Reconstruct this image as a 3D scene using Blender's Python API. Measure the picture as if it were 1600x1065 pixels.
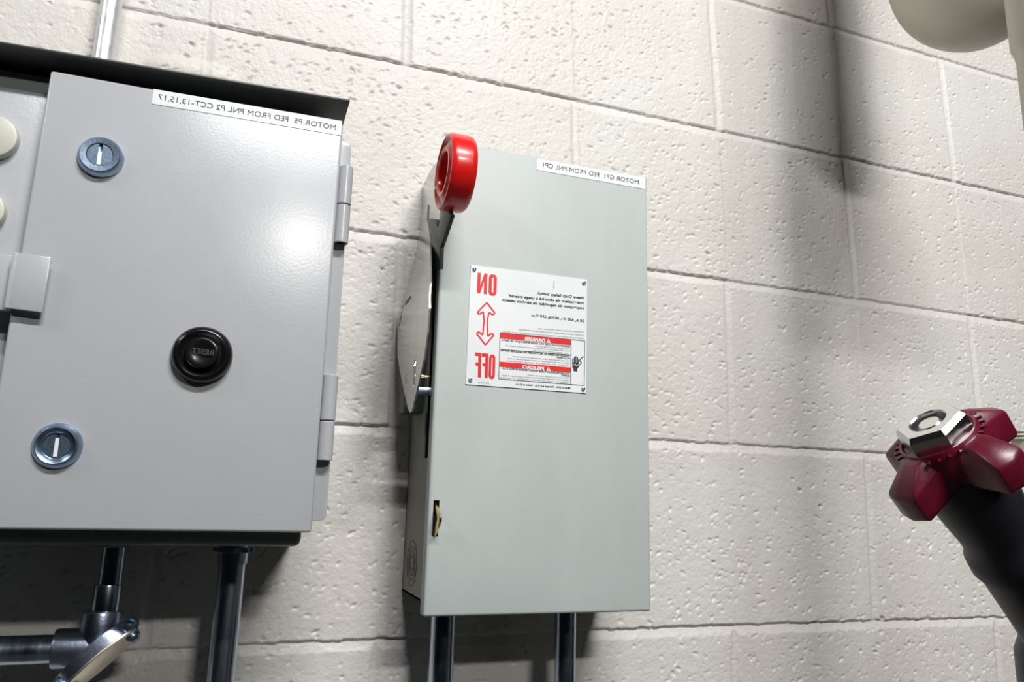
import bpy, bmesh, math, random
import numpy as np
from mathutils import Vector, Matrix

for o in list(bpy.data.objects): bpy.data.objects.remove(o)
sc = bpy.context.scene; col = sc.collection

# ---------------------------------------------------------------- camera
F = 1182.57; YAW, PITCH, ROLL = 0.33380, 0.20432, 0.02792
CAM = np.array([-0.54225, -0.76905, -0.06379])
cy_, sy_, cp_, sp_ = math.cos(YAW), math.sin(YAW), math.cos(PITCH), math.sin(PITCH)
FW = np.array([sy_*cp_, cy_*cp_, sp_]); RT = np.array([cy_, -sy_, 0]); UP = np.cross(RT, FW)
cr_, sr_ = math.cos(ROLL), math.sin(ROLL)
RT, UP = cr_*RT+sr_*UP, -sr_*RT+cr_*UP
cam = bpy.data.cameras.new('camera'); co = bpy.data.objects.new('camera', cam); col.objects.link(co)
cam.sensor_width = 36; cam.lens = 36*F/1600; cam.clip_start = 0.01
M = Matrix.Identity(4)
for i in range(3): M[i][0], M[i][1], M[i][2], M[i][3] = RT[i], UP[i], -FW[i], CAM[i]
co.matrix_world = M; sc.camera = co

def ray(x, y): return FW + RT*(x-800)/F - UP*(y-532.5)/F
def at(x, y, Y):                       # the point of the vertical plane y = Y seen there
    d = ray(x, y); return CAM + d*(Y-CAM[1])/d[1]
def atx(x, y, X):
    d = ray(x, y); return CAM + d*(X-CAM[0])/d[0]
def atd(x, y, D): return CAM + ray(x, y)*D
def pxm(P): return float((np.array(P)-CAM) @ FW)/F        # metres per pixel at P

# ---------------------------------------------------------------- light
w = bpy.data.worlds.new('world'); sc.world = w; w.use_nodes = True
w.node_tree.nodes['Background'].inputs[0].default_value = (0.55, 0.75, 1.0, 1)
w.node_tree.nodes['Background'].inputs[1].default_value = 0.002
def area(name, loc, target, sx, sy, power, colr):
    l = bpy.data.lights.new(name, 'AREA'); l.shape = 'RECTANGLE'; l.size = sx; l.size_y = sy
    l.energy = power; l.color = colr
    o = bpy.data.objects.new(name, l); col.objects.link(o); o.location = loc
    d = Vector(target)-Vector(loc); o.rotation_euler = d.to_track_quat('-Z', 'Y').to_euler()
    return o
area('ceiling_fixture_light', (-0.10, -2.35, 2.35), (0.0, 0, 0.1), 1.4, 0.12, 103, (1.0, 0.998, 0.985))
area('far_fixture_light', (-0.03, -2.0, 0.96), (-0.3, 0, 0.0), 0.34, 0.06, 13, (1.0, 0.98, 0.94))
area('left_fixture_light', (-2.6, -1.3, 1.75), (-0.4, 0, 0.1), 0.9, 0.12, 12, (1.0, 0.985, 0.95))
sc.view_settings.view_transform = 'Standard'; sc.view_settings.look = 'None'
sc.view_settings.gamma = 1; sc.view_settings.exposure = 0.0; sc.view_settings.use_curve_mapping = False

# ---------------------------------------------------------------- materials
def mat(name, color, rough=0.5, metal=0.0, bump=0.0, bscale=300, var=0.0, vscale=12, coat=0.0, spec=0.5, stretch=(1,1,1), rvar=0.0):
    m = bpy.data.materials.new(name); m.use_nodes = True; n = m.node_tree.nodes; L = m.node_tree.links
    b = n['Principled BSDF']; b.inputs['Base Color'].default_value = (*color, 1)
    b.inputs['Roughness'].default_value = rough; b.inputs['Metallic'].default_value = metal
    b.inputs['Coat Weight'].default_value = coat; b.inputs['Specular IOR Level'].default_value = spec
    tc = n.new('ShaderNodeTexCoord'); mp = n.new('ShaderNodeMapping'); L.new(tc.outputs['Object'], mp.inputs[0])
    mp.inputs['Scale'].default_value = stretch
    if var or rvar:
        t = n.new('ShaderNodeTexNoise'); t.inputs['Scale'].default_value = vscale; t.inputs['Detail'].default_value = 6
        t.inputs['Roughness'].default_value = 0.6
        L.new(mp.outputs[0], t.inputs['Vector'])
    if var:
        r = n.new('ShaderNodeValToRGB')
        r.color_ramp.elements[0].position = .3; r.color_ramp.elements[1].position = .7
        r.color_ramp.elements[0].color = (*[c*(1-var) for c in color], 1)
        r.color_ramp.elements[1].color = (*[min(1, c*(1+var)) for c in color], 1)
        L.new(t.outputs['Fac'], r.inputs[0]); L.new(r.outputs[0], b.inputs['Base Color'])
    if rvar:
        mr = n.new('ShaderNodeMapRange'); mr.inputs['From Min'].default_value = .3; mr.inputs['From Max'].default_value = .7
        mr.inputs['To Min'].default_value = rough-rvar; mr.inputs['To Max'].default_value = rough+rvar
        L.new(t.outputs['Fac'], mr.inputs[0]); L.new(mr.outputs[0], b.inputs['Roughness'])
    if bump:
        t2 = n.new('ShaderNodeTexNoise'); t2.inputs['Scale'].default_value = bscale; t2.inputs['Detail'].default_value = 4
        L.new(mp.outputs[0], t2.inputs['Vector'])
        bp = n.new('ShaderNodeBump'); bp.inputs['Strength'].default_value = bump; bp.inputs['Distance'].default_value = 0.0006
        L.new(t2.outputs['Fac'], bp.inputs['Height']); L.new(bp.outputs[0], b.inputs['Normal'])
    return m
def scratches(m, scale, thr, colr):
    """small pale chips and rubs in the paint"""
    n = m.node_tree.nodes; L = m.node_tree.links; b = n['Principled BSDF']
    tc = n.new('ShaderNodeTexCoord'); mp = n.new('ShaderNodeMapping'); mp.inputs['Scale'].default_value = (1, 1, .38)
    mp.inputs['Rotation'].default_value = (0, .35, 0)
    L.new(tc.outputs['Object'], mp.inputs[0])
    t = n.new('ShaderNodeTexNoise'); t.inputs['Scale'].default_value = scale; t.inputs['Detail'].default_value = 2
    t2 = n.new('ShaderNodeTexNoise'); t2.inputs['Scale'].default_value = 9
    L.new(mp.outputs[0], t.inputs['Vector']); L.new(mp.outputs[0], t2.inputs['Vector'])
    ad = n.new('ShaderNodeMath'); ad.operation = 'MULTIPLY'; L.new(t.outputs[0], ad.inputs[0]); L.new(t2.outputs[0], ad.inputs[1])
    r = n.new('ShaderNodeMapRange'); r.inputs['From Min'].default_value = thr; r.inputs['From Max'].default_value = thr+.03
    L.new(ad.outputs[0], r.inputs[0])
    mx = n.new('ShaderNodeMix'); mx.data_type = 'RGBA'
    src = b.inputs['Base Color'].links[0].from_socket
    L.new(r.outputs[0], mx.inputs['Factor']); L.new(src, mx.inputs['A']); mx.inputs['B'].default_value = (*colr, 1)
    L.new(mx.outputs['Result'], b.inputs['Base Color'])
PAINT = mat('grey_cabinet_paint', (.46, .475, .50), .26, bump=.12, bscale=420, var=.02, vscale=14, spec=.5, rvar=.03)
scratches(PAINT, 190, .455, (.55, .56, .57))
SWPAINT = mat('pale_green_grey_paint', (.50, .545, .535), .46, spec=.32, bump=.10, bscale=420, var=.045, vscale=9, stretch=(1.6, 1, .5), rvar=.05)
scratches(SWPAINT, 190, .455, (.58, .615, .61))
GALV = mat('galvanised_sheet', (.60, .60, .58), .20, metal=.75, bump=.05, bscale=300, var=.08, vscale=60, stretch=(1, 1, .25))
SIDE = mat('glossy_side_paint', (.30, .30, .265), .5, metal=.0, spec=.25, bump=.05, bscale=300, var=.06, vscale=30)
STEEL = mat('conduit_steel', (.46, .55, .66), .26, metal=1, bump=.25, bscale=220, var=.18, vscale=70, stretch=(1, 1, .12), rvar=.08)
ZINC = mat('bright_zinc_conduit', (.80, .81, .84), .40, metal=.8, bump=.3, bscale=220, var=.08, vscale=90, rvar=.06)
CAST = mat('cast_zinc', (.40, .47, .60), .34, metal=1, bump=.3, bscale=260, var=.12, vscale=60)
COVER = mat('stamped_cover_metal', (.80, .76, .62), .38, metal=1, bump=.15, bscale=240, var=.1, vscale=80)
CHROME = mat('nickel_plate', (.34, .45, .60), .33, metal=1, bump=.15, bscale=500, var=.15, vscale=200)
BRASS = mat('brass', (.78, .58, .24), .22, metal=1, bump=.05)
BLACK = mat('black_plastic', (.006, .006, .007), .22, bump=.02, spec=.5)
DARK = mat('dark_steel', (.035, .05, .045), .42, bump=.1)
HOOD = mat('hood_shade_tone', (.035, .04, .035), .4, bump=.1)  # shade of the hood's underside put into its colour
BODYP = mat('body_shade_tone', (.22, .25, .235), .45, bump=.1)  # body colour darkened to deepen the shade under the cabinet
VOID = mat('interior_shade', (.01, .01, .01), .8)  # near-black colour stands in for shade inside openings
RED = mat('red_plastic', (.72, .012, .010), .28, bump=.08, bscale=200, coat=.3)
CREAM = mat('cream_plastic', (.58, .58, .50), .4, bump=.1)
LABEL = mat('white_label', (.84, .86, .88), .35)
INK = mat('black_ink', (.03, .025, .04), .5)
GREYINK = mat('grey_small_ink', (.17, .14, .17), .5)
REDINK = mat('red_ink', (.78, .008, .006), .45)
EMBOSS = mat('embossed_grey', (.05, .055, .06), .35)
PIPEP = mat('painted_pipe', (.62, .59, .50), .42, bump=.5, bscale=90, var=.05, vscale=18)
VRED = mat('crimson_enamel', (.11, .005, .018), .33, bump=.35, bscale=120, var=.25, vscale=70)
VBLK = mat('black_valve_body', (.012, .012, .018), .45, bump=.3, bscale=90)
VBLUE = mat('dark_blue_pipe', (.012, .02, .045), .4, bump=.2, bscale=90)
NUT = mat('plated_nut', (.66, .67, .66), .25, metal=1, bump=.1)

# ---------------------------------------------------------------- mesh helpers
class MB:
    def __init__(s): s.bm = bmesh.new(); s.mi = 0
    def _new(s, fs):
        for f in fs: f.material_index = s.mi
    def box(s, a, b, bev=0, seg=3):
        a = np.array(a, float); b = np.array(b, float); lo = np.minimum(a, b); hi = np.maximum(a, b)
        t = bmesh.new(); bmesh.ops.create_cube(t, size=1)
        for v in t.verts: v.co = Vector([(lo[i]+hi[i])/2+v.co[i]*(hi[i]-lo[i]) for i in range(3)])
        if bev: bmesh.ops.bevel(t, geom=list(t.edges), offset=bev, segments=seg, profile=.5, affect='EDGES')
        s.add(t); return s
    def add(s, t, M=None):
        if M is not None: t.transform(M)
        vm = {v: s.bm.verts.new(v.co) for v in t.verts}
        for f in t.faces:
            try: nf = s.bm.faces.new([vm[v] for v in f.verts]); nf.material_index = s.mi; nf.smooth = True
            except ValueError: pass
        t.free()
    def prism(s, pts, off, bev=0, seg=2):
        """closed outline of 3D points extruded by the vector off"""
        t = bmesh.new(); vs = [t.verts.new(Vector(p)) for p in pts]; f = t.faces.new(vs)
        r = bmesh.ops.extrude_face_region(t, geom=[f])
        for v in [e for e in r['geom'] if isinstance(e, bmesh.types.BMVert)]: v.co += Vector(off)
        bmesh.ops.recalc_face_normals(t, faces=t.faces)
        if bev: bmesh.ops.bevel(t, geom=list(t.edges), offset=bev, segments=seg, profile=.5, affect='EDGES')
        s.add(t); return s
    def lathe(s, prof, org, axis, n=48, xdir=None):
        """prof: (radius, height) pairs along axis from org; zero radius closes it"""
        a = Vector(axis).normalized(); x = Vector(xdir).normalized() if xdir is not None else a.orthogonal().normalized(); x = (x-a*x.dot(a)).normalized(); y = a.cross(x)
        t = bmesh.new(); rings = []
        for r, h in prof:
            if r < 1e-7: rings.append([t.verts.new(Vector(org)+a*h)])
            else: rings.append([t.verts.new(Vector(org)+a*h+(x*math.cos(2*math.pi*k/n)+y*math.sin(2*math.pi*k/n))*r) for k in range(n)])
        for A, B in zip(rings, rings[1:]):
            for k in range(n):
                j = (k+1) % n
                if len(A) == 1 and len(B) == 1: continue
                if len(A) == 1: t.faces.new([A[0], B[k], B[j]])
                elif len(B) == 1: t.faces.new([A[k], A[j], B[0]])
                else: t.faces.new([A[k], A[j], B[j], B[k]])
        if len(rings[0]) > 1 and len(rings[-1]) > 1 and prof[0] != prof[-1]:
            t.faces.new(rings[0]); t.faces.new(rings[-1][::-1])
        bmesh.ops.recalc_face_normals(t, faces=t.faces)
        s.add(t); return s
    def tube(s, path, r, n=40):
        path = [Vector(p) for p in path]; t = bmesh.new(); rings = []; x = None
        for i, p in enumerate(path):
            d = (path[min(i+1, len(path)-1)]-path[max(i-1, 0)]).normalized()
            x = d.orthogonal().normalized() if x is None else (x-d*x.dot(d)).normalized()
            y = d.cross(x); rr = r[i] if isinstance(r, (list, tuple)) else r
            rings.append([t.verts.new(p+(x*math.cos(2*math.pi*k/n)+y*math.sin(2*math.pi*k/n))*rr) for k in range(n)])
        for A, B in zip(rings, rings[1:]):
            for k in range(n): t.faces.new([A[k], A[(k+1) % n], B[(k+1) % n], B[k]])
        t.faces.new(rings[0][::-1]); t.faces.new(rings[-1])
        bmesh.ops.recalc_face_normals(t, faces=t.faces)
        s.add(t); return s
    def quad(s, pts):
        vs = [s.bm.verts.new(Vector(p)) for p in pts]; f = s.bm.faces.new(vs); f.material_index = s.mi; return s
    def build(s, name, mats, parent=None, label=None, ang=35):
        me = bpy.data.meshes.new(name); s.bm.to_mesh(me); s.bm.free()
        for m in (mats if isinstance(mats, (list, tuple)) else [mats]): me.materials.append(m)
        for p in me.polygons: p.use_smooth = True
        me.set_sharp_from_angle(angle=math.radians(ang))
        o = bpy.data.objects.new(name, me); col.objects.link(o)
        if parent is not None:
            o.parent = parent; o.matrix_parent_inverse = chain(parent).inverted()
        if label: o['label'] = label
        return o
def chain(o):
    M = Matrix.LocRotScale(o.location, o.rotation_euler, o.scale)
    return (chain(o.parent) @ o.matrix_parent_inverse @ M) if o.parent else M
def tag(o, label=None, cat=None, group=None, kind=None):
    if label: o['label'] = label
    if cat: o['category'] = cat
    if group: o['group'] = group
    if kind: o['kind'] = kind
    return o
def thing(name, loc, label, cat, group=None):
    o = bpy.data.objects.new(name, None); o.empty_display_size = .03; col.objects.link(o); o.location = loc
    return tag(o, label, cat, group)

_gl = {}
def glyphs(s, bold=0.0):
    k = (s, bold)
    if k in _gl: return _gl[k]
    c = bpy.data.curves.new('lettering', 'FONT'); c.body = s; c.size = 1; c.offset = bold; c.resolution_u = 3
    o = bpy.data.objects.new('lettering', c); col.objects.link(o)
    bpy.context.view_layer.update(); dg = bpy.context.evaluated_depsgraph_get()
    me = bpy.data.meshes.new_from_object(o.evaluated_get(dg))
    vs = [(v.co.x, v.co.y) for v in me.vertices]; fs = [tuple(p.vertices) for p in me.polygons]
    bpy.data.objects.remove(o); bpy.data.meshes.remove(me); bpy.data.curves.remove(c)
    x0 = min(v[0] for v in vs); x1 = max(v[0] for v in vs)
    _gl[k] = ([((x-x0)/(x1-x0), y) for x, y in vs], fs); return _gl[k]
def write(mb, s, pr, pl, cap, Y, bold=0.0):
    """mirror-image lettering on the plane y = Y: starts at pixel pr, ends at pixel pl (baseline), capital height in pixels"""
    A = at(*pr, Y); B = at(*pl, Y); h = cap*pxm(A)/0.70
    vs, fs = glyphs(s, bold)
    V = [mb.bm.verts.new((A[0]+(B[0]-A[0])*u, Y, A[2]+(B[2]-A[2])*u+v*h)) for u, v in vs]
    for f in fs:
        try: nf = mb.bm.faces.new([V[i] for i in f]); nf.material_index = mb.mi
        except ValueError: pass

# ---------------------------------------------------------------- block wall
def build_wall():
    rng = np.random.default_rng(4)
    def axis(lo, hi, a, b, fine, coarse):
        return np.concatenate([np.arange(lo, a, coarse), np.arange(a, b, fine), np.arange(b, hi+coarse, coarse)])
    xs = axis(-1.9, 1.6, -0.86, 0.66, .0013, .012); zs = axis(-1.3, 1.5, -0.30, 0.79, .0013, .012)
    X, Z = np.meshgrid(xs, zs)
    Xc = np.clip(X, -.83, .58); Zc = np.clip(Z, -.27, .66)
    B = [Xc*0+1, Xc, Zc, Xc**2, Xc*Zc, Zc**2]
    C = [[-.00529, -.00236], [.00446, -.00121], [-.00802, -.00209], [.01515, .00854], [-.01743, .00445], [.0491, .01692]]
    Xn = X+sum(b*c[0] for b, c in zip(B, C)); Zn = Z+sum(b*c[1] for b, c in zip(B, C))
    def noise(u, v, seed):
        r = np.random.default_rng(seed); g = r.random((256, 256))
        iu = np.floor(u).astype(int); iv = np.floor(v).astype(int); fu = u-iu; fv = v-iv
        fu = fu*fu*(3-2*fu); fv = fv*fv*(3-2*fv)
        G = lambda a, b: g[a % 256, b % 256]
        return (G(iu, iv)*(1-fu)+G(iu+1, iv)*fu)*(1-fv)+(G(iu, iv+1)*(1-fu)+G(iu+1, iv+1)*fu)*fv-.5
    H = .2032
    wob = noise(X*60, Z*60, 1)*.0012+noise(X*170, Z*170, 2)*.0014
    row = np.round(Zn/H); dz = Zn-row*H+wob
    # horizontal joint: sharp upper arris, concave, rising back to the block below
    t = (0.0052-dz)/0.0112
    hd = np.where((t > 0) & (t < 1), np.minimum(t*9, 1)*np.clip(1-t, 0, 1)**.8*.0036, 0)
    course = np.floor(Zn/H)
    off = np.where(course.astype(int) % 2 == 0, 0.0, 1.0)
    cell = (Xn/H-off)/2; near = np.round(cell); dx = (cell-near)*2*H+noise(X*70, Z*70, 3)*.0012
    s = np.abs(dx)/.0058
    vd = np.where(s < 1, (1-s**2)*.0024, 0)
    vd = np.where(dx < 0, vd*1.0, vd*.8)
    Y = np.maximum(hd, vd)
    blk = np.where(True, course*37+np.floor(cell+.5)*91, 0).astype(int)
    br = np.random.default_rng(9).random(997)
    Y += (br[blk % 997]-.5)*.0012*(np.maximum(hd, vd) < 1e-5)
    Y += noise(X*24, Z*24, 5)*.0006+noise(X*110, Z*110, 6)*.0003+noise(X*330, Z*330, 7)*.00038
    # pores
    n = 60000; px = rng.uniform(-.86, .66, n); pz = rng.uniform(-.32, .80, n)
    ix = np.searchsorted(xs, px); iz = np.searchsorted(zs, pz)
    P = np.zeros_like(Y)
    for k in range(n):
        d = noise(np.array([px[k]*9]), np.array([pz[k]*14]), 8)[0]+.5
        if rng.random() > .25+d*.9: continue
        r = .0005+.0014*rng.random()**4.5; e = 1.1+rng.random()*1.9; a = rng.uniform(-.8, .8)+(.5 if rng.random() < .6 else 0)
        dep = min(.0024, r*1.5)*rng.uniform(.5, 1.1); w_ = int(r*e/.0013)+2
        i0, i1, j0, j1 = max(iz[k]-w_, 0), iz[k]+w_+1, max(ix[k]-w_, 0), ix[k]+w_+1
        sx = X[i0:i1, j0:j1]-px[k]; sz = Z[i0:i1, j0:j1]-pz[k]
        u = (sx*math.cos(a)+sz*math.sin(a))/(r*e); v = (-sx*math.sin(a)+sz*math.cos(a))/r
        q = np.clip(1-(u*u+v*v), 0, 1)*dep
        P[i0:i1, j0:j1] = np.maximum(P[i0:i1, j0:j1], q)
    # a few large holes and chipped arrises
    for (hx, hy, rr) in [(1106, 396, 4.5), (1022, 484, 2.5), (78, 39, 2.5), (632, 363, 4), (563, 394, 3.5), (597, 420, 3), (1365, 858, 4), (1380, 966, 5), (1250, 765, 4), (1282, 790, 3.5), (1357, 725, 3), (884, 247, 2.5), (1115, 878, 3.5), (1075, 691, 5), (250, 40, 4), (292, 88, 4), (299, 69, 4), (1176, 405, 2.5), (623, 137, 4)]:
        p = at(hx, hy, 0); r = rr*.0006
        q = np.clip(1-((X-p[0])/(r*1.5))**2-((Z-p[2]+(X-p[0])*.3)/r)**2, 0, 1)*.0035
        P = np.maximum(P, q)
    smooth = np.where(np.maximum(hd, vd) > .0003, .35, 1.0)
    Y += P*smooth
    # lump of mortar behind the cabinet top
    p = at(300, 112, 0)
    Y -= np.clip(1-((X-p[0])/.045)**2-((Z-p[2]-.0)/.016)**2, 0, 1)*.006
    nz, nx = Y.shape
    co_ = np.stack([X, Y, Z], -1).reshape(-1, 3)
    i = np.arange(nz-1)[:, None]*nx+np.arange(nx-1)[None, :]
    q = np.stack([i, i+1, i+nx+1, i+nx], -1).reshape(-1, 4)
    # solid back
    ring = np.concatenate([np.arange(nx), np.arange(1, nz)*nx+nx-1, (nz-1)*nx+np.arange(nx-2, -1, -1), np.arange(nz-2, 0, -1)*nx])
    b0 = len(co_); bk = co_[ring].copy(); bk[:, 1] = .19; co_ = np.concatenate([co_, bk]); R_ = len(ring)
    k = np.arange(R_); k2 = (k+1) % R_
    q = np.concatenate([q, np.stack([ring[k2], ring[k], b0+k, b0+k2], -1)])
    me = bpy.data.meshes.new('wall_back')
    nv = len(co_); nf = len(q)
    me.vertices.add(nv); me.vertices.foreach_set('co', co_.astype(np.float32).ravel())
    me.loops.add(nf*4+R_); me.loops.foreach_set('vertex_index', np.concatenate([q.ravel(), b0+k[::-1]]).astype(np.int32))
    me.polygons.add(nf+1)
    me.polygons.foreach_set('loop_start', np.concatenate([np.arange(nf)*4, [nf*4]]).astype(np.int32))
    me.update(calc_edges=True); me.validate()
    me.polygons.foreach_set('use_smooth', np.ones(len(me.polygons), bool))
    m = bpy.data.materials.new('painted_block'); m.use_nodes = True; N = m.node_tree.nodes; L = m.node_tree.links; b = N['Principled BSDF']
    b.inputs['Roughness'].default_value = .42; b.inputs['Specular IOR Level'].default_value = .35
    tc = N.new('ShaderNodeTexCoord')
    a = N.new('ShaderNodeTexNoise'); a.inputs['Scale'].default_value = 5; a.inputs['Detail'].default_value = 5; L.new(tc.outputs['Object'], a.inputs['Vector'])
    r = N.new('ShaderNodeValToRGB'); r.color_ramp.elements[0].position = .35; r.color_ramp.elements[1].position = .68
    r.color_ramp.elements[0].color = (.665, .630, .588, 1); r.color_ramp.elements[1].color = (.715, .700, .668, 1)
    L.new(a.outputs[0], r.inputs[0]); L.new(r.outputs[0], b.inputs['Base Color'])
    f = N.new('ShaderNodeTexNoise'); f.inputs['Scale'].default_value = 420; f.inputs['Detail'].default_value = 5; L.new(tc.outputs['Object'], f.inputs['Vector'])
    bp = N.new('ShaderNodeBump'); bp.inputs['Strength'].default_value = .5; bp.inputs['Distance'].default_value = .0010
    L.new(f.outputs[0], bp.inputs['Height']); L.new(bp.outputs[0], b.inputs['Normal'])
    me.materials.append(m)
    o = bpy.data.objects.new('wall_back', me); col.objects.link(o); o['kind'] = 'structure'
    o['label'] = 'off-white painted concrete block wall with raked mortar joints'
build_wall()
FLOORM = mat('dark_concrete_floor', (.018, .018, .018), .7, bump=.4, bscale=60, var=.12, vscale=6)
fl = MB().box((-1.9, -2.9, -1.4), (1.6, .0, -1.3)).build('floor', FLOORM); fl['kind'] = 'structure'; fl['label'] = 'dark grey concrete floor'

# ---------------------------------------------------------------- starter cabinet on the left
DY = -.15; DX0, DX1, DZ0, DZ1 = -0.7095, -0.4871, -0.0943, 0.2488
LX = -.99
cab = thing('starter_cabinet', (-.74, 0, -.11), 'large grey motor starter cabinet under a drip hood, with a black reset button', 'electrical cabinet')
bxr = at(541, 200, -.15)[0]; bzb = at(440, 854, -.085)[2]
MB().box((LX, -.001, bzb), (DX1-.002, -.085, DZ1+.007), .006).build('body', BODYP, cab, 'recessed cabinet body, shade put into its grey')
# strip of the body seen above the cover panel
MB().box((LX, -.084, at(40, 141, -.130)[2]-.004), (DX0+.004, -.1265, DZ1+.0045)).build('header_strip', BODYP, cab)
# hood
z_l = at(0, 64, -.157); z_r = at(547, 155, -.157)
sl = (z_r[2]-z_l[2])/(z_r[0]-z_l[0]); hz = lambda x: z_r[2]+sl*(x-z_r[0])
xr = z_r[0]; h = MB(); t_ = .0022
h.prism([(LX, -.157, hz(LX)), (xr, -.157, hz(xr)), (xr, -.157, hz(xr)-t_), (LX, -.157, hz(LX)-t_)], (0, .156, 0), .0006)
h.build('drip_hood', HOOD, cab, 'projecting drip hood, shade painted into its colour')
# cover panel at left with the two cream buttons
zt = at(40, 141, -.130)[2]
pan = MB().box((LX+.006, -.082, DZ0), (DX0+.004, -.130, zt), .0018).build('cover_panel', PAINT, cab)
for cx, cyy, rp in ((-9, 217, 35.5), (-28, 331, 34.5)):
    c = at(cx, cyy, -.130); r = rp*pxm(c)
    MB().lathe([(0, .0075), (r-.0025, .0075), (r-.0008, .0068), (r, .005), (r, -.001), (0, -.001)], c, (0, -1, 0), 56).build('push_button', CREAM, pan, 'cream round button cap')
# door
d = MB().box((DX0, DY, DZ0), (DX1, DY+.026, DZ1), .0022, 3)
door = d.build('door', PAINT, cab)
p0 = [(240.2, 139), (534.8, 189), (532.4, 211.6), (237, 161.6)]
s_ = MB(); yl = DY-.0004
s_.prism([at(x, y, yl) for x, y in p0], (0, .0006, 0)); s_.mi = 1
write(s_, 'MOTOR P5  FED FROM PNL P2 CCT-13,15,17', (524.5, 203), (246.6, 155), 8.6, yl-.0002)
s_.build('label_strip', [LABEL, INK], door, 'white printed label strip')
def lock(cx, cyy, rp, deep):
    c = Vector(at(cx, cyy, DY)); r = rp*pxm(c); k = r/.016
    l = MB().lathe([(r, -.0005), (r, .0010), (r*.985, .0022), (r*.86, .0066), (r*.83, .0070), (r*.575, .0067), (r*.555, .0064), (r*.555, .0030), (0, .0030)] if not deep else [(r, -.0005), (r, .0012), (r*.97, .0024), (r*.84, .0060), (r*.78, .0068), (r*.62, .0056), (r*.55, .0040), (r*.54, .0018), (0, .0018)], c, (0, -1, 0), 64)
    o = l.build('lock', CHROME, door, 'nickel quarter-turn lock with a screw slot')
    # slotted core
    hh = -.0060 if not deep else -.0036
    g = MB(); w2, l2 = .0013*k, r*.47
    for sgn in (-1, 1):
        pts = []
        a0 = math.asin(w2/(r*.535))
        for i in range(17):
            a = a0+(math.pi-2*a0)*i/16
            pts.append((c.x+sgn*math.sin(a)*r*.535*1.0 if False else c.x+sgn*(r*.535*math.sin(a)), c.y-.0015, c.z+r*.535*math.cos(a)))
        pts = [(c.x+sgn*max(abs(p[0]-c.x), w2), p[1], p[2]) for p in pts]
        g.prism(pts, (0, hh+.0015, 0))
    # sloping slot floor, the lamp's reflection painted on it as white
    g.mi = 1
    g.prism([(c.x-w2, c.y-.0020, c.z-l2), (c.x+w2, c.y-.0020, c.z-l2), (c.x+w2, c.y-.0047, c.z-l2), (c.x-w2, c.y-.0047, c.z-l2)], (0, .0002, .0)) if False else None
    y_s = c.y+hh+.0004; dp = .0030 if not deep else .0012
    g.prism([(c.x-w2, c.y-.001, c.z-l2), (c.x-w2, y_s, c.z-l2), (c.x-w2, y_s+dp, c.z+l2*.72), (c.x-w2, c.y-.001, c.z+l2*.72)], (2*w2, 0, 0))
    g.build('lock_core', [CHROME, SLOTGLINT], door, 'slotted lock core')
SLOTGLINT = mat('slot_glint_white', (.88, .88, .87), .35, metal=.15)  # white colour stands in for the lamp's reflection in the slot
lock(158, 246.5, 33, False); lock(90, 696.5, 35.5, True)
c = Vector(at(316.5, 555, DY)); r = 44.5*pxm(c)
bt = MB().lathe([(r, -.0005), (r, .004), (r*.95, .0075), (r*.88, .0092), (r*.80, .0098), (r*.74, .0092), (r*.66, .0070), (r*.60, .0066), (r*.56, .0068), (0, .0066)], c, (0, -1, 0), 72)
rb = bt.build('button_bezel', BLACK, door, 'glossy black ring of the reset button')
rc = r*.545
ct = MB().lathe([(rc, .006), (rc, .0120), (rc*.94, .0134), (rc*.82, .0138), (rc*.55, .0128), (0, .0122)], c, (0, -1, 0), 56)
ct.mi = 1
yy = c.y-.0141
cc = at(316.5, 553, yy)
write(ct, 'RESET', (334, 555.5), (299, 550.5), 8, yy, .02)
ct.build('reset_button', [BLACK, EMBOSS], door, 'black reset push button')
# hasp tab over the door edge
tq = [at(x, y, -.1585) for x, y in ((26, 393.5), (80, 401.5), (66, 488), (11, 481))]
hs = MB(); hs.prism(tq, (0, .0028, 0), .0009)
xa = min(tq[0][0], tq[3][0]); ztop = tq[0][2]; zbot = tq[3][2]
hs.box((xa-.050, -.1485, zbot), (xa+.001, -.1445, ztop), .0008)
hs.box((xa-.0022, -.1585, zbot), (xa+.0008, -.1450, ztop), .0006)
hs.box((xa-.050, -.148, zbot+.004), (xa-.035, -.1295, ztop-.004), .0008)
hs.build('hasp', PAINT, cab, 'grey folded latch tab overlapping the door edge')
# hinge flange and two hinges
def rounded(pts, r, n=6):
    out = []; pts = [np.array(p, float) for p in pts]
    for i, p in enumerate(pts):
        a = pts[i-1]-p; b = pts[(i+1) % len(pts)]-p; a /= np.linalg.norm(a); b /= np.linalg.norm(b)
        for k in range(n+1):
            t = k/n; q0 = p+a*r; q1 = p+b*r; out.append((1-t)**2*q0+2*t*(1-t)*p+t*t*q1)
    return out
FY = -.132
f1, f2 = at(549.5, 222, FY), at(510, 813.5, FY)
fx = (f1[0]+f2[0])/2
pts = [(fx-.03, FY, f1[2]), (f1[0], FY, f1[2]), (f2[0], FY, f2[2]), (fx-.03, FY, f2[2])]
MB().prism(rounded(pts, .006), (0, .003, 0), .0006).build('hinge_flange', PAINT, cab)
MB().box((fx-.022, FY+.0025, f2[2]+.004), (fx-.006, -.080, f1[2]-.004)).build('flange_bracket', PAINT, cab)
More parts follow.
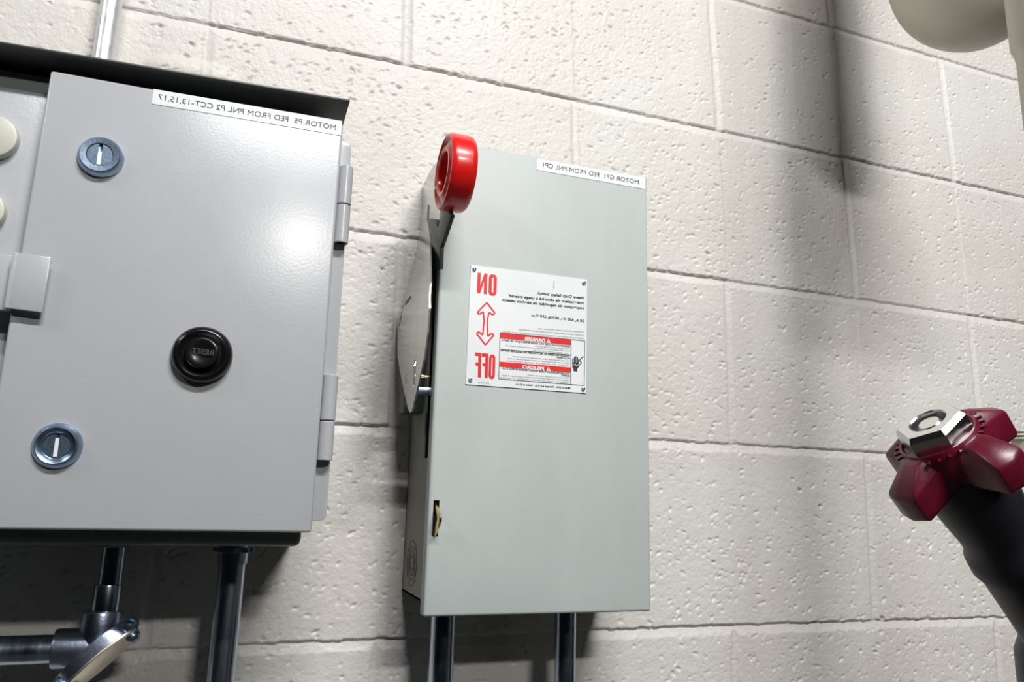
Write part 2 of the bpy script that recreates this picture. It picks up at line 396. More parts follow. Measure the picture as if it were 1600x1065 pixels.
def hinge(xt, yt, xm, ym, xb, yb):
    a, m_, b = at(xt, yt, FY-.0045), at(xm, ym, FY-.0045), at(xb, yb, FY-.0045); R_ = .0062
    xx = (a[0]+b[0])/2; yv = FY-.0055
    hg = thing('hinge', (0, 0, 0), None, None) if False else None
    k = MB()
    k.lathe([(R_-.001, 0), (R_, .0008), (R_, a[2]-m_[2]-.001), (R_-.0008, a[2]-m_[2]-.0003), (0, a[2]-m_[2]-.0003), (0, 0)], (xx, yv, m_[2]+.0003), (0, 0, 1), 32)
    o = k.build('hinge', PAINT, cab, 'grey pin hinge barrel')
    k = MB()
    k.lathe([(R_-.0008, 0), (R_, -.0008), (R_, b[2]-m_[2]+.0006), (R_-.0014, b[2]-m_[2]), (R_-.0014, b[2]-m_[2]+.006), (0, b[2]-m_[2]+.006), (0, 0)], (xx, yv, m_[2]-.0003), (0, 0, 1), 32)
    k.build('knuckle', PAINT, o)
    MB().lathe([(R_-.0016, 0), (0, 0)], (xx, yv, b[2]+.0012), (0, 0, 1), 24).lathe([(R_-.0016, 0), (0, 0), (0, .002), (R_-.0016, .002)], (xx, yv, b[2]+.0012), (0, 0, 1), 24).build('barrel_hole_shade', VOID, o)  # near-black disc painting the shade in the open barrel end
hinge(541, 262, 537, 322, 532, 381)
hinge(515, 586, 512, 658, 508, 719)

# ---------------------------------------------------------------- safety switch
SY = -.105; SX0, SX1, SZ0, SZ1 = -.3852, -.1653, -.1651, .2737
sw = thing('safety_switch', (-.275, 0, -.15), 'narrow pale grey safety switch box with a red ring handle and an ON OFF nameplate', 'electrical switch')
bx0, bx1, bz0, bz1 = SX0+.0022, SX1-.002, SZ0+.010, .2555
b = MB()
oz0, oz1, oy0, oy1 = -.03, .205, -.098, -.066            # opening for the handle in the left side
t_ = .0018
b.box((bx0, -.001, bz0), (bx1, -.003, bz1))               # back
b.box((bx0, -.001, bz0), (bx1, SY+.006, bz0+t_)); b.box((bx0, -.001, bz1-t_), (bx1, SY+.006, bz1))
b.box((bx1-t_, -.001, bz0), (bx1, SY+.006, bz1))
b.box((bx0, -.001, bz0), (bx0+t_, oy1, bz1)); b.box((bx0, oy0, bz0), (bx0+t_, SY+.006, bz1))
b.box((bx0, oy1, bz0), (bx0+t_, oy0, oz0)); b.box((bx0, oy1, oz1), (bx0+t_, oy0, bz1))
b.build('body', SIDE, sw, 'glossy grey box sides')
MB().box((bx0+.05, -.02, bz0+.04), (bx1-.03, -.08, bz1-.05), .004).build('switch_mechanism', VOID, sw)
# concentric knockouts pressed into the left side
kc = atx(640, 878, bx0); k = MB()
for i, rr in enumerate((.006, .010, .0145, .020)):
    k.lathe([(rr, 0), (rr, .0004), (rr+.0006, .0006), (rr+.0012, .0004), (rr+.0012, 0)], (bx0+.0001, -.040, kc[2]), (-1, 0, 0), 56)
k.build('knockout', DARK, sw, 'concentric knockout rings on the side')
# door: folded lip, slot for the latch at bottom left
sl0 = at(677.5, 781, SY); sl1 = at(688.5, 838, SY)
lx0, lx1, lz0, lz1 = sl0[0], at(687, 781, SY)[0], at(676, 838, SY)[2], sl0[2]
dm = MB().box((SX0, SY, SZ0), (SX1, SY+.014, SZ1), .0024, 3)
sd = dm.build('door', SWPAINT, sw)
cut = MB().box((lx0, SY-.01, lz0), (lx1, SY+.05, lz1)).build('cutter', VOID)
cut2 = MB().box((SX0+.0030, SY+.0025, SZ0+.003), (SX1-.003, SY+.05, SZ1-.003)).build('cutter', VOID)
for c_ in (cut2, cut):
    md = sd.modifiers.new('b', 'BOOLEAN'); md.object = c_; md.operation = 'DIFFERENCE'; md.solver = 'EXACT'
bpy.context.view_layer.update()
me = bpy.data.meshes.new_from_object(sd.evaluated_get(bpy.context.evaluated_depsgraph_get()))
sd.modifiers.clear(); sd.data = me
for c_ in (cut, cut2): bpy.data.objects.remove(c_)
for p_ in me.polygons: p_.use_smooth = True
me.set_sharp_from_angle(angle=math.radians(30))
# brass latch: a bent staple standing out of the slot
xm = (lx0+lx1)/2-.0006; zc = (lz0+lz1)/2; path = []
hl = (lz1-lz0)/2
la = MB(); wd = .0022
prof = [(-.99, .000), (-.50, -.0125), (-.12, -.0190), (.12, -.0190), (.42, -.0120), (.92, .003)]
xm = lx0+.0024
outer = [(xm-wd/2, SY+y, zc+z*hl) for z, y in prof]; inner = [(xm-wd/2, SY+y*.55+.002, zc+(z*.62+.0)*hl) for z, y in prof[::-1]]
la.prism(outer+inner, (wd, 0, 0), .0004)
la.build('latch', BRASS, sd, 'brass latch staple in the slot')
MB().box((lx0-.002, SY+.012, lz0-.004), (lx1+.004, SY+.020, lz1+.004)).build('slot_shade', VOID, sd)  # near-black block, its colour standing in for shade inside the slot
# printed strip
s_ = MB(); yl = SY-.0004
s_.prism([at(x, y, yl) for x, y in ((839, 247), (1008.2, 277.6), (1008, 295.4), (838.4, 265))], (0, .0006, 0)); s_.mi = 1
write(s_, 'MOTOR GP1  FED FROM PNL CP1', (998, 287.8), (848.6, 260.4), 7.2, yl-.0002)
s_.build('label_strip', [LABEL, INK], sd, 'white printed label strip')

# nameplate
n_ = MB(); yl = SY-.0010; yt = yl-.00025
n_.prism([at(x, y, yl) for x, y in ((736, 413.6), (917.3, 436.8), (915.8, 614), (727.6, 600))], (0, .0012, 0))
def W(s, pr, pl, cap, mi=1, bold=0., dy=0.):
    n_.mi = mi; write(n_, s, pr, pl, cap, yt-dy, bold)
_lay = [0]
def lay(): _lay[0] = (_lay[0]+1) % 9; return _lay[0]*.000013
def line(a, b, wpx, mi=1, dy=0.):
    dy += lay()
    A = at(*a, yt-dy); B = at(*b, yt-dy); k = pxm(A)*wpx/2; D = B-A; D /= np.linalg.norm(D); Nn = np.array([-D[2], 0, D[0]])*k
    n_.mi = mi; n_.quad([A+Nn, B+Nn, B-Nn, A-Nn])
def poly(px, mi=1, dy=0.):
    dy += lay()
    n_.mi = mi; n_.quad([at(x, y, yt-dy) for x, y in px])
def big_o(x0, x1, yt0, yb0, sl, th, tv):
    """condensed block letter O as a chamfered ring; sl = drop per pixel to the right"""
    def ring(ix, iy, c_):
        a0, a1, b0, b1 = x0+ix, x1-ix, yt0+iy, yb0-iy
        P = [(a0+c_, b0), (a1-c_, b0), (a1-c_*.3, b0+c_*.5), (a1, b0+c_*1.4), (a1, b1-c_*1.4), (a1-c_*.3, b1-c_*.5), (a1-c_, b1), (a0+c_, b1), (a0+c_*.3, b1-c_*.5), (a0, b1-c_*1.4), (a0, b0+c_*1.4), (a0+c_*.3, b0+c_*.5)]
        return [(x-(y-yt0)*.03, y+(x-x0)*sl) for x, y in P]
    A = ring(0, 0, 3.6); B = ring(th, tv, 1.3)
    for q_ in range(12): poly([A[q_], A[(q_+1) % 12], B[(q_+1) % 12], B[q_]], 3)
def bar(xa, ya, xb, yb, xc, yc, xd, yd): poly([(xa, ya), (xb, yb), (xc, yc), (xd, yd)], 3)
big_o(764.2, 776.6, 427.8, 460.4, .12, 4.8, 4.2)
bar(746.6, 425.6, 751.3, 426.1, 750.1, 457.6, 745.3, 457.1); bar(757.0, 426.9, 761.8, 427.4, 760.7, 459.0, 755.9, 458.5)
bar(757.0, 426.9, 760.4, 427.4, 750.3, 457.8, 746.6, 457.2)
big_o(764.4, 774.2, 553.0, 591.0, .10, 4.0, 4.2)
for xr_, y0_, y1_, wd_ in ((763.2, 552.4, 590.2, 10.2), (752.4, 551.2, 589.3, 10.0)):
    bar(xr_-4.6, y0_-.4, xr_, y0_, xr_-1.2, y1_, xr_-5.7, y1_-.4)
    bar(xr_-wd_, y0_-1.0, xr_, y0_, xr_-.1, y0_+5.0, xr_-wd_-.1, y0_+4.0)
    bar(xr_-wd_+1.0, y0_+14.4, xr_-.5, y0_+15.4, xr_-.6, y0_+20.2, xr_-wd_+.9, y0_+19.2)
# double headed arrow outline
ar = [(760.7, 472.3), (746.2, 487.5), (748.5, 490.5), (755.2, 486.8), (756.5, 500), (754.3, 523), (747.8, 517.6), (744.8, 520.8), (758.6, 538.3), (771.5, 523.2), (768.5, 520.3), (762.2, 524.5), (761.4, 500), (764.2, 487.8), (770.5, 491.5), (773.3, 488.8)]
for i in range(len(ar)): line(ar[i], ar[(i+1) % len(ar)], 2.4, 3)
line((866, 438.5), (865.2, 450.5), .7)
W('Heavy Duty Safety Switch', (913, 467), (839.3, 459.4), 4.1, 1, .025)
W('Interrupteur de sécurité à usage intensif', (913, 475), (794.7, 463.2), 4.1, 1, .025)
W('Interruptor de seguridad de servicio pesado', (912.8, 483.2), (784.4, 469.6), 4.1, 1, .025)
W('30 A, 600 V~, 60 Hz, 250 V', (912.5, 503.4), (837.5, 494.6), 4.2, 1, .025)
line((836, 492.8), (830.5, 492.2), .8); line((836, 494.4), (834.8, 494.3), .8); line((834, 494.2), (832.6, 494), .8); line((832, 493.9), (830.5, 493.8), .8)
W('Continuous use rating. Further instructions inside.', (912, 519.3), (840, 513.8), 2.2, 2)
W('Courant continu admissible. Autres instructions à l\'intérieur.', (912, 524.4), (810, 515.2), 2.2, 2)
W('Capacidad de corriente continua. Instrucciones adicionales en el interior.', (912, 529.4), (784, 518.2), 2.2, 2)
B_ = dict(tl=(781.5, 519.3), tr=(913.7, 532.2), br=(913, 602), bl=(779.5, 591.6))
for a_, b_ in (('tl', 'tr'), ('tr', 'br'), ('br', 'bl'), ('bl', 'tl')): line(B_[a_], B_[b_], .8)
line((892.4, 530.3), (891.8, 600.2), .8)
line((780.6, 545.4), (892, 554.2), .7)
poly([(781.7, 519.8), (892, 530.6), (892, 538.6), (781.3, 527.8)], 3)
poly([(780, 564.4), (891.6, 573.8), (891.6, 581.6), (779.8, 572.2)], 3)
W('DANGER', (851.8, 534.6), (818.8, 531.4), 5.4, 0, .045, .0002)
W('PELIGRO', (850, 578.6), (816, 575.4), 5.2, 0, .045, .0002)
for cx, cyy in ((857, 533), (857, 577)):
    poly([(cx, cyy-4.2), (cx+3.6, cyy+2.9), (cx-3.6, cyy+2.3)], 0, .0002); line((cx, cyy-1.8), (cx, cyy+.6), .9, 3, .0004); line((cx, cyy+1.1), (cx, cyy+1.8), .9, 3, .0004)
W('HAZARDOUS VOLTAGE. WILL CAUSE SEVERE INJURY OR DEATH.', (890.8, 542.2), (783.4, 532.0), 2.6, 1, .025)
W('• Turn off power before working on switch.', (890.8, 545.9), (836, 540.9), 2.1, 2)
W('• Turn OFF switch before opening door or removing cover. Replace all', (890.8, 549.4), (791, 540.2), 2.1, 2)
W('covers before power is turned ON.', (888.8, 552.7), (833, 548.2), 2.1, 2)
W('TENSION DANGEREUSE. PEUT CAUSER DES BLESSURES GRAVES', (890.6, 557.6), (782.6, 548.2), 2.6, 1, .025)
W('OU LA MORT.', (890.6, 561), (869, 559.2), 2.6, 1, .025)
W('• Coupez l\'alimentation avant de travailler sur l\'interrupteur.', (890.4, 564.6), (800, 557.2), 2.1, 2)
W('• Fermez l\'interrupteur avant d\'ouvrir la porte et remettez tous les couvercles', (890.4, 568.2), (793, 560.4), 2.1, 2)
W('avant de mettre sous tension.', (888.4, 571.7), (791, 564), 2.1, 2)
W('VOLTAJE PELIGROSO. PUEDE CAUSAR HERIDAS SEVERAS O LA', (890.4, 585), (785, 576), 2.6, 1, .025)
W('MUERTE.', (890.4, 588.3), (877, 587.2), 2.6, 1, .025)
W('• Desconecte la corriente antes de trabajar.', (890.3, 591.6), (823, 586.2), 2.1, 2)
W('• Desconecte el interruptor antes de abrir la puerta o quitar la tapa. Coloque', (890.2, 595.2), (784, 586.6), 2.1, 2)
W('todas las tapas antes de conectar el equipo.', (888.2, 598.4), (781, 589.8), 2.1, 2)
W('Made in U.S.A. · Fabriqué aux É.-U. · Hecho en E.U.A.', (891, 607.4), (805.4, 600.9), 2.9, 1, .025)
W('30-32456-02', (764.5, 599.6), (747, 598), 2.0, 2)
# hand and spark symbol
for i, (x, y0_) in enumerate(((895.2, 560), (897.6, 557.4), (900.0, 556.2), (902.3, 557.6), (904.2, 561))): line((x, y0_), (x-.1, 568), 1.7)
poly([(894.6, 566), (904.8, 567), (904.4, 573), (902, 576), (902, 580), (896.2, 579.4), (896.2, 575.6), (894, 572)])
line((893.9, 570.6), (899, 568.6), .9, 0, .0002); line((899, 568.6), (900, 571.4), .9, 0, .0002); line((900, 571.4), (905, 568.8), .9, 0, .0002)
for a_, b_ in (((912, 556.5), (907.2, 560)), ((907.2, 560), (905.6, 562.6)), ((905.6, 562.6), (908.6, 566)), ((908.6, 566), (906.6, 569.4)), ((906.6, 569.4), (904.4, 570))): line(a_, b_, 1.4)
npl = n_.build('nameplate', [LABEL, INK, GREYINK, REDINK], sw, 'white metal nameplate printed ON and OFF')
for x, y in ((741, 420.6), (912.2, 442), (911, 607.4), (734.8, 593.2)):
    c = at(x, y, yl); r = 3.3*pxm(c)
    MB().lathe([(r, 0), (r, .0008), (r*.8, .0016), (r*.45, .0019), (r*.42, .0009), (0, .0008)], c, (0, -1, 0), 24).build('rivet', CHROME, npl)
# handle guard: galvanised side plate flaring outwards
Xs = lambda z: -.3856-.019*(lambda t: t*t*(3-2*t))(min(max((.215-z)/.12, 0), 1))
def ats(x, y):
    X = -.39
    for _ in range(12): P = atx(x, y, X); X = Xs(P[2])
    return P
out_px = [(667, 343), (669.5, 358), (671, 372), (672.3, 405), (672.3, 440), (670.5, 480), (667.5, 520), (662, 560), (654.5, 595), (648.5, 620), (643, 643), (640, 643.5), (637.5, 638), (632.5, 617), (625, 580), (621, 555), (621, 520), (622.5, 490), (631, 464), (640, 440), (646, 410), (651, 378), (653, 343)]
front = [ats(*p) for p in out_px]
# resample the plate as rows in z between its front and back outlines
fr = front[:11]; bk_ = front[11:][::-1]
def interp(pl, z):
    zs_ = [p[2] for p in pl]; order = np.argsort(zs_); return float(np.interp(z, np.array(zs_)[order], np.array([p[1] for p in pl])[order]))
zt_, zb_ = max(p[2] for p in front), min(p[2] for p in front)
holes = []
def hole(cx, cyy, hy, hzz): P = ats(cx, cyy); holes.append((P[1], P[2], hy, hzz))
hole(647.5, 583, .0045, .0125); hole(634.5, 592, .0022, .0045); hole(627, 492, .0026, .0135)
nz_, ny_ = 150, 60; bm = bmesh.new(); grid = []
for i in range(nz_+1):
    z = zb_+(zt_-zb_)*i/nz_; ya, yb = interp(fr, z), interp(bk_, z)
    grid.append([bm.verts.new((Xs(z), ya+(yb-ya)*j/ny_, z)) for j in range(ny_+1)])
for i in range(nz_):
    for j in range(ny_):
        q = [grid[i][j], grid[i][j+1], grid[i+1][j+1], grid[i+1][j]]; cc = (q[0].co+q[2].co)/2
        if any(((cc.y-hy)/a)**4+((cc.z-hz_)/b2)**4 < 1 for hy, hz_, a, b2 in holes): continue
        bm.faces.new(q)
for v in [v for v in bm.verts if not v.link_faces]: bm.verts.remove(v)
r_ = bmesh.ops.extrude_face_region(bm, geom=list(bm.faces))
for v in [e for e in r_['geom'] if isinstance(e, bmesh.types.BMVert)]: v.co.x += .0016
bmesh.ops.recalc_face_normals(bm, faces=bm.faces)
g_ = MB(); g_.bm.free(); g_.bm = bm
plate = g_.build('handle_guard', GALV, sw, 'galvanised side plate with slots')
MB().prism([atx(x, y, bx0-.0002) for x, y in ((652.5, 347), (654.5, 306), (676, 263.5), (700, 236), (699, 330), (686, 368), (675, 376), (669, 347))], (-.0012, 0, 0)).build('side_plate', GALV, sw, 'galvanised plate on the upper left side')
# bracket carrying the plate, pin and spring inside the gap
zz = ats(660, 600)[2]
MB().box((-.402, -.03, zz-.015), (bx0+.001, -.055, zz+.10), .001).build('guard_bracket', DARK, sw)
pz = at(660, 592, -.085); MB().lathe([(0, 0), (.002, 0), (.0021, .012), (.0014, .0125), (.0014, .018), (0, .018)], (-.404, -.088, pz[2]+.002), (1, 0, 0), 20).build('pin', BRASS, sw, 'brass pin behind the plate')
MB().box((-.403, -.084, pz[2]-.016), (bx0+.004, -.098, pz[2]-.009), .001).build('spacer', STEEL, sw)
# handle arm and ring
RY = -.139
rc_ = atx(691, 269, -.3985); tp = atx(693, 213, -.3985); bt_ = atx(688, 325, -.3985)
Rr = (tp[2]-bt_[2])/2; print('ring', rc_, tp, bt_)
RX0, RX1 = -.3985, -.3985+.0245
ringc = (RX0, rc_[1], (tp[2]+bt_[2])/2)
ri = Rr*.58
MB().lathe([(ri*.86, .006), (ri*.90, .0012), (ri*1.0, .0), (ri*1.10, .0), (ri*1.16, .0012), (Rr*.80, .0030), (Rr*.84, .0030), (Rr*.90, .0006), (Rr*.95, .0008), (Rr*.99, .0030), (Rr, .006), (Rr, .0185), (Rr*.985, .0215), (Rr*.93, .0235), (Rr*.84, .0238), (Rr*.80, .0225), (ri*1.1, .0225), (ri*1.0, .0238), (ri*.90, .0220), (ri*.86, .018), (ri*.86, .006)], ringc, (1, 0, 0), 96).build('ring_handle', RED, sw, 'red plastic ring handle')
# arm: dark steel strip from the ring back into the side opening, forked like a Y
XA = -.3892
arm_px = [(691, 322), (697, 322), (704.8, 335.5), (703.7, 340), (693, 372), (688, 386), (686.5, 420), (677, 420), (673, 380), (667.6, 343.5), (671, 341.2), (677, 341.7), (682, 348.5), (683.2, 357), (689.6, 337)]
MB().prism([atx(x, y, XA) for x, y in arm_px], (.0036, 0, 0), .0006).build('handle_arm', DARK, sw, 'dark steel arm of the red handle')
# small screw head above the box
c = at(814, 243, -.020)
MB().lathe([(0, .003), (.006, .0026), (.0085, 0), (.0085, -.006), (0, -.006)], (c[0], -.0505, .2575), (0, 0, 1), 24).build('top_hub', STEEL, sw)

# ---------------------------------------------------------------- conduits
def conduit(name, px_, py_, Y, rpx, top, bot, label, nut=True, group=None):
    c = at(px_, py_, Y); r = rpx*pxm(c)
    t = thing(name, (c[0], Y, bot), label, 'pipe', group)
    MB().lathe([(r, bot), (r, top-.004), (0, top-.004), (0, bot)] if False else [(0, bot), (r, bot), (r, top-.003), (0, top-.003)], (c[0], Y, 0), (0, 0, 1), 48).build('tube', STEEL, t)
    if nut:
        k = MB(); k.lathe([(0, top-.016), (r*1.12, top-.016), (r*1.14, top-.006), (r*1.05, top-.005), (r*1.05, top-.001), (0, top-.001)], (c[0], Y, 0), (0, 0, 1), 40)
        k.build('connector', CAST, t)
        g = MB()
        g.lathe([(0, top-.005), (r*1.30, top-.005), (r*1.32, top-.0025), (0, top-.0020)], (c[0], Y, 0), (0, 0, 1), 8)
        for i in range(8):
            a = i*math.pi/4; g.box((c[0]+math.cos(a)*r*1.33-.002, Y+math.sin(a)*r*1.33-.002, top-.0065), (c[0]+math.cos(a)*r*1.33+.002, Y+math.sin(a)*r*1.33+.002, top-.0025), .0005)
        g.build('locknut', CAST, t)
    return t, c, r
conduit('conduit', 345, 1060, -.055, 20.5, bzb, -1.3, 'straight steel conduit dropping from the large cabinet beside the elbow')
conduit('conduit', 688.5, 1062, -.052, 19.5, bz0, -1.3, 'left conduit of the pair under the safety switch')
conduit('conduit', 882, 1062, -.052, 17, bz0, -1.3, 'right conduit of the pair under the safety switch')
c = at(175, 0, -.028); r = 15.2*pxm(c)
t = thing('conduit', (c[0], -.028, .245), 'bright steel conduit rising behind the drip hood of the large cabinet', 'pipe')
MB().tube([(c[0], -.028, DZ1+.012), (c[0], -.028, .40), (c[0], -.028, .9)], r).build('tube', ZINC, t)

# pulling elbow under the cabinet
EY = -.055
cv = at(164, 940, EY); sc_ = pxm(cv); rv = 20*sc_; X_ = cv[0]
hz0 = at(60, 1014, EY)[2]; rh = 21*sc_
upc = thing('conduit', (X_, EY, cv[2]), 'short vertical conduit from the large cabinet down to the pulling elbow', 'pipe')
ztop_ = at(164, 953, EY)[2]
MB().lathe([(0, ztop_), (rv*.86, ztop_), (rv*.86, bzb-.003), (0, bzb-.003)], (X_+.002, EY, 0), (0, 0, 1), 48).build('tube', STEEL, upc)
MB().lathe([(0, ztop_), (rv*1.02, ztop_), (rv*1.04, ztop_+.019), (rv*.98, ztop_+.0205), (0, ztop_+.0205)], (X_+.001, EY, 0), (0, 0, 1), 48).build('coupling', STEEL, upc)
lft = thing('conduit', (X_-.1, EY, hz0), 'horizontal conduit leaving the pulling elbow towards the left edge', 'pipe')
xe = at(88, 1014, EY)[0]
MB().lathe([(0, 0), (rh*.98, 0), (rh*.98, .6), (0, .6)], (xe, EY, hz0), (-1, 0, 0), 48).build('tube', STEEL, lft)
elb = thing('pulling_elbow', (X_, EY, hz0), 'cast pulling elbow with a slanting cover plate joining the two conduits', 'pipe fitting')
e_ = MB(); rb_ = 29*sc_
e_.lathe([(0, ztop_), (rb_*.93, ztop_), (rb_, ztop_-.002), (rb_, hz0+.004), (rb_*.9, hz0-.003), (rb_*.55, hz0-.009), (0, hz0-.0105)], (X_-.001, EY, 0), (0, 0, 1), 56)
e_.lathe([(0, 0), (rb_*.97, 0), (rb_, -.002), (rb_, -.028), (0, -.032)], (xe-.0015, EY, hz0), (-1, 0, 0), 56)
along = Vector((.714, 0, .70)).normalized(); dn = Vector((.62, -.30, -.62)); dn = (dn-along*dn.dot(along)).normalized(); sd_ = dn.cross(along).normalized()
pc = Vector(at(158, 1030, EY-.010))
bmo = []
for i in range(48):
    a = 2*math.pi*i/48; ca, sa = math.cos(a), math.sin(a)
    bmo.append(pc-dn*.010+along*(.029*math.copysign(abs(ca)**.9, ca))+sd_*(.0175*math.copysign(abs(sa)**.75, sa)))
e_.prism(bmo, dn*.0095)
e_.build('elbow_body', CAST, elb)
pl_ = []
for i in range(64):
    a = 2*math.pi*i/64; ca, sa = math.cos(a), math.sin(a)
    pl_.append(pc+along*(.0325*math.copysign(abs(ca)**.95, ca))+sd_*(.019*math.copysign(abs(sa)**.75, sa)))
MB().prism(pl_, dn*.002, .0006).build('cover_plate', COVER, elb, 'brassy slanting oval cover plate')
for sx_ in (-1, 1):
    p = pc+along*(.0265*sx_)+dn*.002
    MB().lathe([(.0055, 0), (.0055, .0025), (.0035, .005), (0, .0055)], p, dn, 24).build('screw', CHROME, elb)
    p2 = pc+along*(.030*sx_)-dn*.006-Vector((0, .006, 0))
    MB().lathe([(0, -.006), (.0068, -.006), (.0068, .001), (0, .001)], p2, (0, -1, 0), 24).lathe([(.0052, 0), (.0052, .003), (.003, .0055), (0, .006)], p2, (0, -1, 0), 24).build('screw', CHROME, elb)

# ---------------------------------------------------------------- painted pipes top right
pA = at(1466, -40, -.19); rA = 73*pxm(pA)
zc_ = at(1480, -42, -.26)[2]
bend = .075
yA = -.19
path = [(pA[0], yA, 1.4), (pA[0], yA, zc_+bend)]
for i in range(1, 17):
    a = math.pi/2*i/16; path.append((pA[0], yA-bend*(1-math.cos(a)), zc_+bend-bend*math.sin(a)))
yB = -.36
path.append((pA[0], yA-bend-.004, zc_)); nseam = len(path)
path += [(pA[0], yA-bend-.006, zc_+.002), (pA[0], yA-bend-.012, zc_+.006), (pA[0], yA-bend-.02, zc_+.009), (pA[0], yB-.0, zc_+.010)]
rad = [rA]*(nseam-6)+[rA*.985, rA*.96, rA*.93, rA*.89, rA*.84, rA*.82]+[rA*.78, rA*.70, rA*.60, rA*.56]
pe = thing('painted_pipe', (pA[0], yA, zc_), 'beige painted pipe with a fat elbow hanging in the upper right corner', 'pipe')
MB().tube(path, rad, 56).build('elbow', PIPEP, pe)
pB = at(1600, 60, yB)
rB = .025; xB = pB[0]+rB+.005
vp = thing('painted_riser', (xB, yB, -1.3), 'beige painted vertical pipe at the right edge of the frame', 'pipe')

# ---------------------------------------------------------------- valve at lower right
D0 = .36
a = (-RT*.523+UP*.748-FW*.103); a = a/np.linalg.norm(a); av = Vector(a)
wc = Vector(atd(1476.4, 699.8, D0)); k = D0/F
e1 = Vector(RT*.92+UP*.39); e1 = (e1-av*e1.dot(av)).normalized(); e2 = av.cross(e1).normalized()
if e2.dot(Vector(FW)) < 0: e2 = -e2        # e2 points away from the camera
val = thing('valve', wc-av*.30, 'dark valve with a crimson lobed handwheel and a big hex nut at the lower right', 'valve')
tips = [(15.4, 112), (105.4, 112), (195.4, 114), (285.4, 112)]
def outline(sc1, tipw, notch):
    pts = []
    n = len(tips)
    for i, (ang, rad) in enumerate(tips):
        nx_ang = tips[(i+1) % n][0]+(360 if i == n-1 else 0)
        for da, rr in ((-tipw*1.05, rad*.84), (-tipw*.80, rad*1.01), (0, rad*1.04), (tipw*.80, rad*1.01), (tipw*1.05, rad*.84)):
            pts.append((ang+da, rr*sc1))
        mid = (ang+nx_ang)/2
        for f_, q_ in ((-.28, 1.10), (0, 1.0), (.28, 1.10)):
            pts.append((mid+f_*(nx_ang-ang-2*tipw), notch*q_*sc1))
    return pts
def w3(ang, rad, h): q = math.radians(ang); return wc+(e1*math.cos(q)+e2*math.sin(q))*rad*k+av*h
bm = bmesh.new(); layers = []
for sc1, h, dr in ((.50, .0070, 0), (.64, .0064, 0), (.97, .0030, 1), (1.0, .0015, 1), (.985, -.0105, 1), (.93, -.0130, 1), (.5, -.0110, 0)):
    ol = outline(sc1, 17, 60 if dr else 62)
    layers.append([bm.verts.new(w3(an, ra, h-(.0035*(ra/100)**2 if dr else 0))) for an, ra in ol])
for A, B in zip(layers, layers[1:]):
    n = len(A)
    for i in range(n): bm.faces.new([A[i], A[(i+1) % n], B[(i+1) % n], B[i]])
bm.faces.new(layers[0][::-1]); bm.faces.new(layers[-1])
bmesh.ops.recalc_face_normals(bm, faces=bm.faces)
bmesh.ops.bevel(bm, geom=[e for e in bm.edges if e.calc_face_angle(0) > .5], offset=.0010, segments=2, profile=.5, affect='EDGES')
g_ = MB(); g_.bm.free(); g_.bm = bm
g_.lathe([(0, .0065), (52*k, .0065), (55*k, .0080), (58*k, .0080), (61*k, .006), (64*k, .002), (64*k, -.006), (0, -.006)], wc, av, 56)
for i in range(26):                                   # raised marks around the hub
    if i % 7 == 6: continue
    an = i*360/26; p = w3(an, 64, .0052); rdir = (w3(an, 67, 0)-w3(an, 66, 0)).normalized(); td = av.cross(rdir)
    g_.prism([p-rdir*.0014-td*.0004, p+rdir*.0014-td*.0006, p+rdir*.0014+td*.0006, p-rdir*.0014+td*.0004], av*.0012)
hw = g_.build('handwheel', VRED, val, 'crimson lobed handwheel', ang=28)
nb = wc+av*.0060
RN = 51*k
bm = bmesh.new(); rg = []
for hexr, rr, hh in ((1, 1.04, 0), (1, 1.04, .0080), (1, .93, .0105), (0, .56, .0105), (0, .52, .0098), (0, .50, .004)):
    row = []
    for q_ in range(48):
        an = 2*math.pi*q_/48; f_ = math.cos(math.pi/6)/math.cos((an % (math.pi/3))-math.pi/6) if hexr else 1
        an += .35
        row.append(bm.verts.new(nb+(e1*math.cos(an)+e2*math.sin(an))*RN*rr*f_+av*hh))
    rg.append(row)
for A, B in zip(rg, rg[1:]):
    for q_ in range(48): bm.faces.new([A[q_], A[(q_+1) % 48], B[(q_+1) % 48], B[q_]])
bm.faces.new(rg[0][::-1]); bm.faces.new(rg[-1]); bmesh.ops.recalc_face_normals(bm, faces=bm.faces)
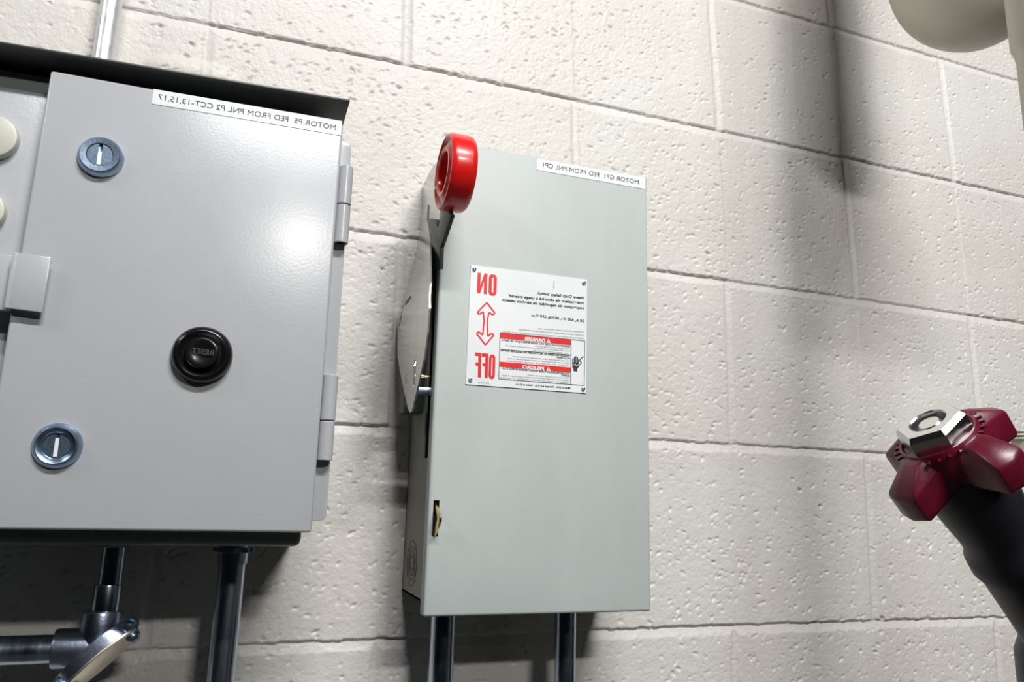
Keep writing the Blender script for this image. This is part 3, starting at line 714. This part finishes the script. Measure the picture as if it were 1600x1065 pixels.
g_ = MB(); g_.bm.free(); g_.bm = bm; g_.build('hex_nut', NUT, val, 'silver hex nut', ang=20)
MB().lathe([(RN*.36, .002), (RN*.36, .0080), (RN*.30, .0092), (0, .0096)], nb, av, 28).build('stem_end', NUT, val)
b_ = MB()
bd = (Vector(RT)*.60-Vector(UP)*.80+Vector(FW)*.20).normalized()
b_.lathe([(0, .004), (66*k, .006), (69*k, .012), (62*k, .034), (57*k, .046), (57*k, .054), (64*k, .058), (66*k, .066), (60*k, .072), (58*k, .10), (58*k, .16), (0, .16)], wc-av*.004, bd, 56)
b_.build('bonnet', VBLK, val, 'black valve bonnet')

ip = Vector(atd(1684, 1074, .43)); kp = .43/F
MB().lathe([(0, -1.3-ip.z), (70*kp, -1.3-ip.z), (70*kp, -.01), (80*kp, .0), (80*kp, .018), (70*kp, .028), (0, .03)], ip, (0, 0, 1), 56).build('inlet', VBLUE, val, 'dark blue pipe below the valve')
# threaded cream fitting behind the handwheel
c = at(1590, 685, -.10); k2 = pxm(c)
t = thing('threaded_fitting', c, 'cream threaded fitting peeking out behind the crimson handwheel', 'pipe fitting')
m_ = MB(); pr = [(0, 0), (10*k2, 0)]
for i in range(3): pr += [(13*k2, .002+i*.004), (10*k2, .004+i*.004)]
m_.lathe([(0, 0), (13*k2, 0), (13*k2, .05), (0, .05)], c+np.array([0, 0, -10*k2]), (1, 0, 0), 40)
m_.build('fitting_body', PIPEP, t)
m_ = MB()
for i in range(3): m_.lathe([(0, 0), (14*k2, 0), (15*k2, .001), (14*k2, .0025), (0, .0025)], c+np.array([.004, 0, -2*k2+i*.0045]), (0, 0, 1), 32)
m_.build('thread', PIPEP, t)

# riser at the right edge
hubz = at(1588, 50, yB)[2]
MB().lathe([(0, -1.3), (rB, -1.3), (rB, hubz-.012), (rB+.0018, hubz-.004), (rB+.0033, hubz), (rB+.0033, 1.0), (rB, 1.01), (rB, 1.4), (0, 1.4)], (xB, yB, 0), (0, 0, 1), 56).build('riser', PIPEP, vp)
